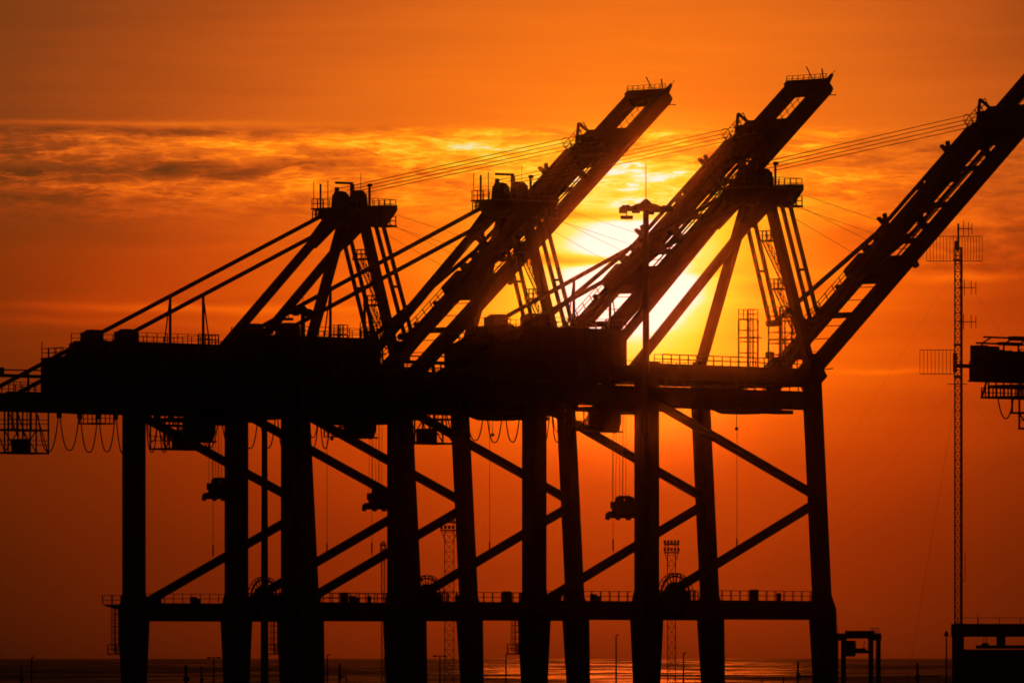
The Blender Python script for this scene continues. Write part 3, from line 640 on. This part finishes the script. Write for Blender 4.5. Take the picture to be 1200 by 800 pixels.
# lamp posts and steel posts down on the quay and the far pier
def lamp(px, row, d, lab, tee=True, knob=False):
    o = empty('lamp_post', (at(px, d), d, 0)); z = hh(row, d); s = d / 1000
    MB().tube((0, 0, 0), (0, 0, z), .13 * s, .07 * s, n=8).build('pole', G, o)
    h = MB()
    if tee:
        h.bar((-.6 * s, 0, z), (.6 * s, 0, z), .1 * s, .1 * s)
        for i in (-1, 1): h.box((i * .62 * s, 0, z - .03), (.34 * s, .3, .2 * s))
    elif knob: h.tube((0, 0, z - .1), (0, 0, z + .5), .3, .1, n=8)
    else: h.bar((0, 0, z), (.35 * s, 0, z + .12 * s), .12 * s, .12 * s)
    h.build('lamp_head', 'lamp_housing', o); tag(o, lab, 'lamp post', 'lamp posts along the shore')
lamp(250.5, 770, 985, 'lamp post with two arms beside a crane leg near the thick short mast')
lamp(515.5, 768, 985, 'lamp post with two arms close beside a lattice floodlight tower')
lamp(37, 770, 1010, 'thin single lamp post alone against the sea before the first crane leg', False)
lamp(383.5, 767, 1000, 'thin single lamp post beside a wide crane leg and a low armed post', False)
lamp(593, 766, 1005, 'thin single lamp post between the two centre crane legs', False)
lamp(722, 744, 1020, 'tall thin lamp post standing in the sun glitter on the water', False)
lamp(801, 765, 1005, 'thin single lamp post beside the slimmer tower that stands behind a cable reel', False)
lamp(1109, 744, 950, 'thin pole with knob lamp close beside the loaded straddle carrier', False, True)
def post(px, row, w, lab, arm=None):
    d = 975; o = empty('steel_post', (at(px, d), d, 0)); z = hh(row, d)
    p = MB(); p.bar((0, 0, 0), (0, 0, z), w, w, w * .8, w * .8); p.box((0, 0, .3), (w * 2, w * 2, .6)); p.box((.05, 0, z - 1.6), (w * 1.7, w * 1.5, .5)); p.build('post', G, o)
    if arm:
        a = MB(); X = (arm - px) * d / 9900; a.bar((0, 0, hh(792, d)), (X, 0, hh(792, d)), .18, .18); a.bar((X * .97, 0, 0), (X * .97, 0, hh(792, d)), .12, .12); a.build('crossarm', G, o)
    tag(o, lab, 'post', 'steel posts on the quay')
post(25, 780, .26, 'short dark post alone against the sea next to a thin lamp post')
post(218, 779, .42, 'thickest short dark post, standing between the first two crane legs')
post(236, 780, .24, 'narrow dark post beside the thickest short post')
post(398, 777, .26, 'dark post with a very short low side arm near a wide crane leg', 406)
post(935, 775, .28, 'dark post whose long low arm reaches the last crane leg', 953)
post(918, 793, .2, 'stub of a dark post next to the post with the long arm')
post(893, 796, .2, 'lowest stub of a dark post, barely showing above the quay')
post(1075, 776, .3, 'dark post with low crossarm in the gap between the two straddle carriers', 1100)

def straddle(name_label, x, d, rz, L, Wd, top, deep, spreader_z, lab):
    o = empty('straddle_carrier', (x, d, 0), rz)
    f = MB()
    for X in (-L / 2 + .4, L / 2 - .4): f.span(X - .4, X + .4, -Wd / 2 + .3, Wd / 2 - .3, top - deep * .8, top - .35)
    for s in (-1, 1): f.span(-L / 2, L / 2, s * Wd / 2 - .32, s * Wd / 2 + .32, top - deep, top - .3)
    f.box((L / 2 - 1.4, 0, top - .25), (2.2, Wd * .8, .5)); fo = f.build('top_frame', P, o)
    for s in (-1, 1): MB().span(-L / 2 - .2, L / 2 + .2, s * Wd / 2 - .35, s * Wd / 2 + .35, .9, 1.7).build('wheel_beam', P, o)
    for s in (-1, 1):
        for X in (-L / 2 + .35, L / 2 - .35):
            l = MB(); l.bar((X, s * Wd / 2, 1.6), (X, s * Wd / 2, top - deep + .05), .55, .5); l.build('leg', P, o)
        for X in (-L * .4, -L * .14, L * .14, L * .4):
            w = MB(); w.tube((X, s * Wd / 2 - .24, .72), (X, s * Wd / 2 + .24, .72), .72, n=20); w.build('wheel', 'rubber', o)
    r_ = MB(); r_.rail([(-L / 2, -Wd / 2, top - .3), (L / 2, -Wd / 2, top - .3)], .6, 2.2, .03, 0); r_.build('handrail', G, fo); MB().bar((-L / 4, Wd / 2, top - .3), (-L / 4, Wd / 2, top + .7), .06, .06).build('antenna', G, fo)
    sp = MB(); sp.span(-3, 3, -1.1, 1.1, spreader_z, spreader_z + .35)
    for X in (-2.2, 2.2):
        for y in (-.9, .9): sp.bar((X, y, spreader_z + .3), (X, y * 1.2, top - deep), .06, .06)
        sp.box((X, 0, spreader_z + .45), (.5, 1.5, .25))
    sp.build('spreader', P, o)
    if L > 9: MB().bar((-.85, -Wd / 2 + .5, spreader_z + .2), (-.85, -Wd / 2 + .5, top - deep + .2), .85, .5, up=(0, 1, 0)).build('hoist_column', P, o)
    cb = MB(); cb.prism([(L / 2 + .2, top - 2.9), (L / 2 + 1.5, top - 2.7), (L / 2 + 1.6, top - 1.2), (L / 2 + .2, top - 1.1)], Wd / 2 - 1.2, Wd / 2 + .1); cb.build('cab', 'dark_glass', o)
    tag(o, lab, 'straddle carrier', 'straddle carriers on the quay'); return o
d = 950
straddle('', at(1004.5, d), d, R(90 - 8.5), 8.6, 3.95, hh(738.5, d), 1.1, hh(765, d), 'smaller empty straddle carrier close beside the last crane leg')
d = 850
straddle('', at(1117, d) + 5.4, d, R(4), 10.6, 4.9, hh(727, d), 1.6, 8.75, 'larger straddle carrier standing over stacked containers below the antenna mast')
def container(x, y, z, rz, lab):
    o = empty('shipping_container', (x, y, z), rz); L, Wd, Hc = 12.19, 2.44, 2.89
    b = MB(); b.span(-L / 2 + .05, L / 2 - .05, -Wd / 2 + .05, Wd / 2 - .05, .08, Hc - .03)
    for k in range(42):
        X = -L / 2 + .35 + k * .28
        for s in (-1, 1): b.span(X, X + .14, s * Wd / 2 - .05, s * Wd / 2 - .005, .2, Hc - .15)
    for s in (-1, 1):
        b.span(-L / 2, L / 2, s * Wd / 2 - .06, s * Wd / 2, .0, .16); b.span(-L / 2, L / 2, s * Wd / 2 - .06, s * Wd / 2, Hc - .12, Hc)
        for X in (-1, 1): b.span(X * L / 2 - .09, X * L / 2 + .09, s * Wd / 2 - .09, s * Wd / 2 + .09, 0, Hc)
    b.build('container_body', 'container_paint', o)
    dr = MB()
    for s in (-1, 1): dr.span(-L / 2 - .03, -L / 2 + .05, s * .6 - .55, s * .6 + .55, .15, Hc - .15); dr.bar((-L / 2 - .06, s * .35, .2), (-L / 2 - .06, s * .35, Hc - .2), .05, .05)
    dr.build('door', 'container_paint', o); tag(o, lab, 'container', 'containers stacked under the straddle carrier')
for k, w in enumerate(('bottom', 'middle', 'top')):
    container(at(1117, d) + 6.3, d, .0 + k * 2.893, R(4), f'dark shipping container at the {w} of the stack under the larger straddle carrier')
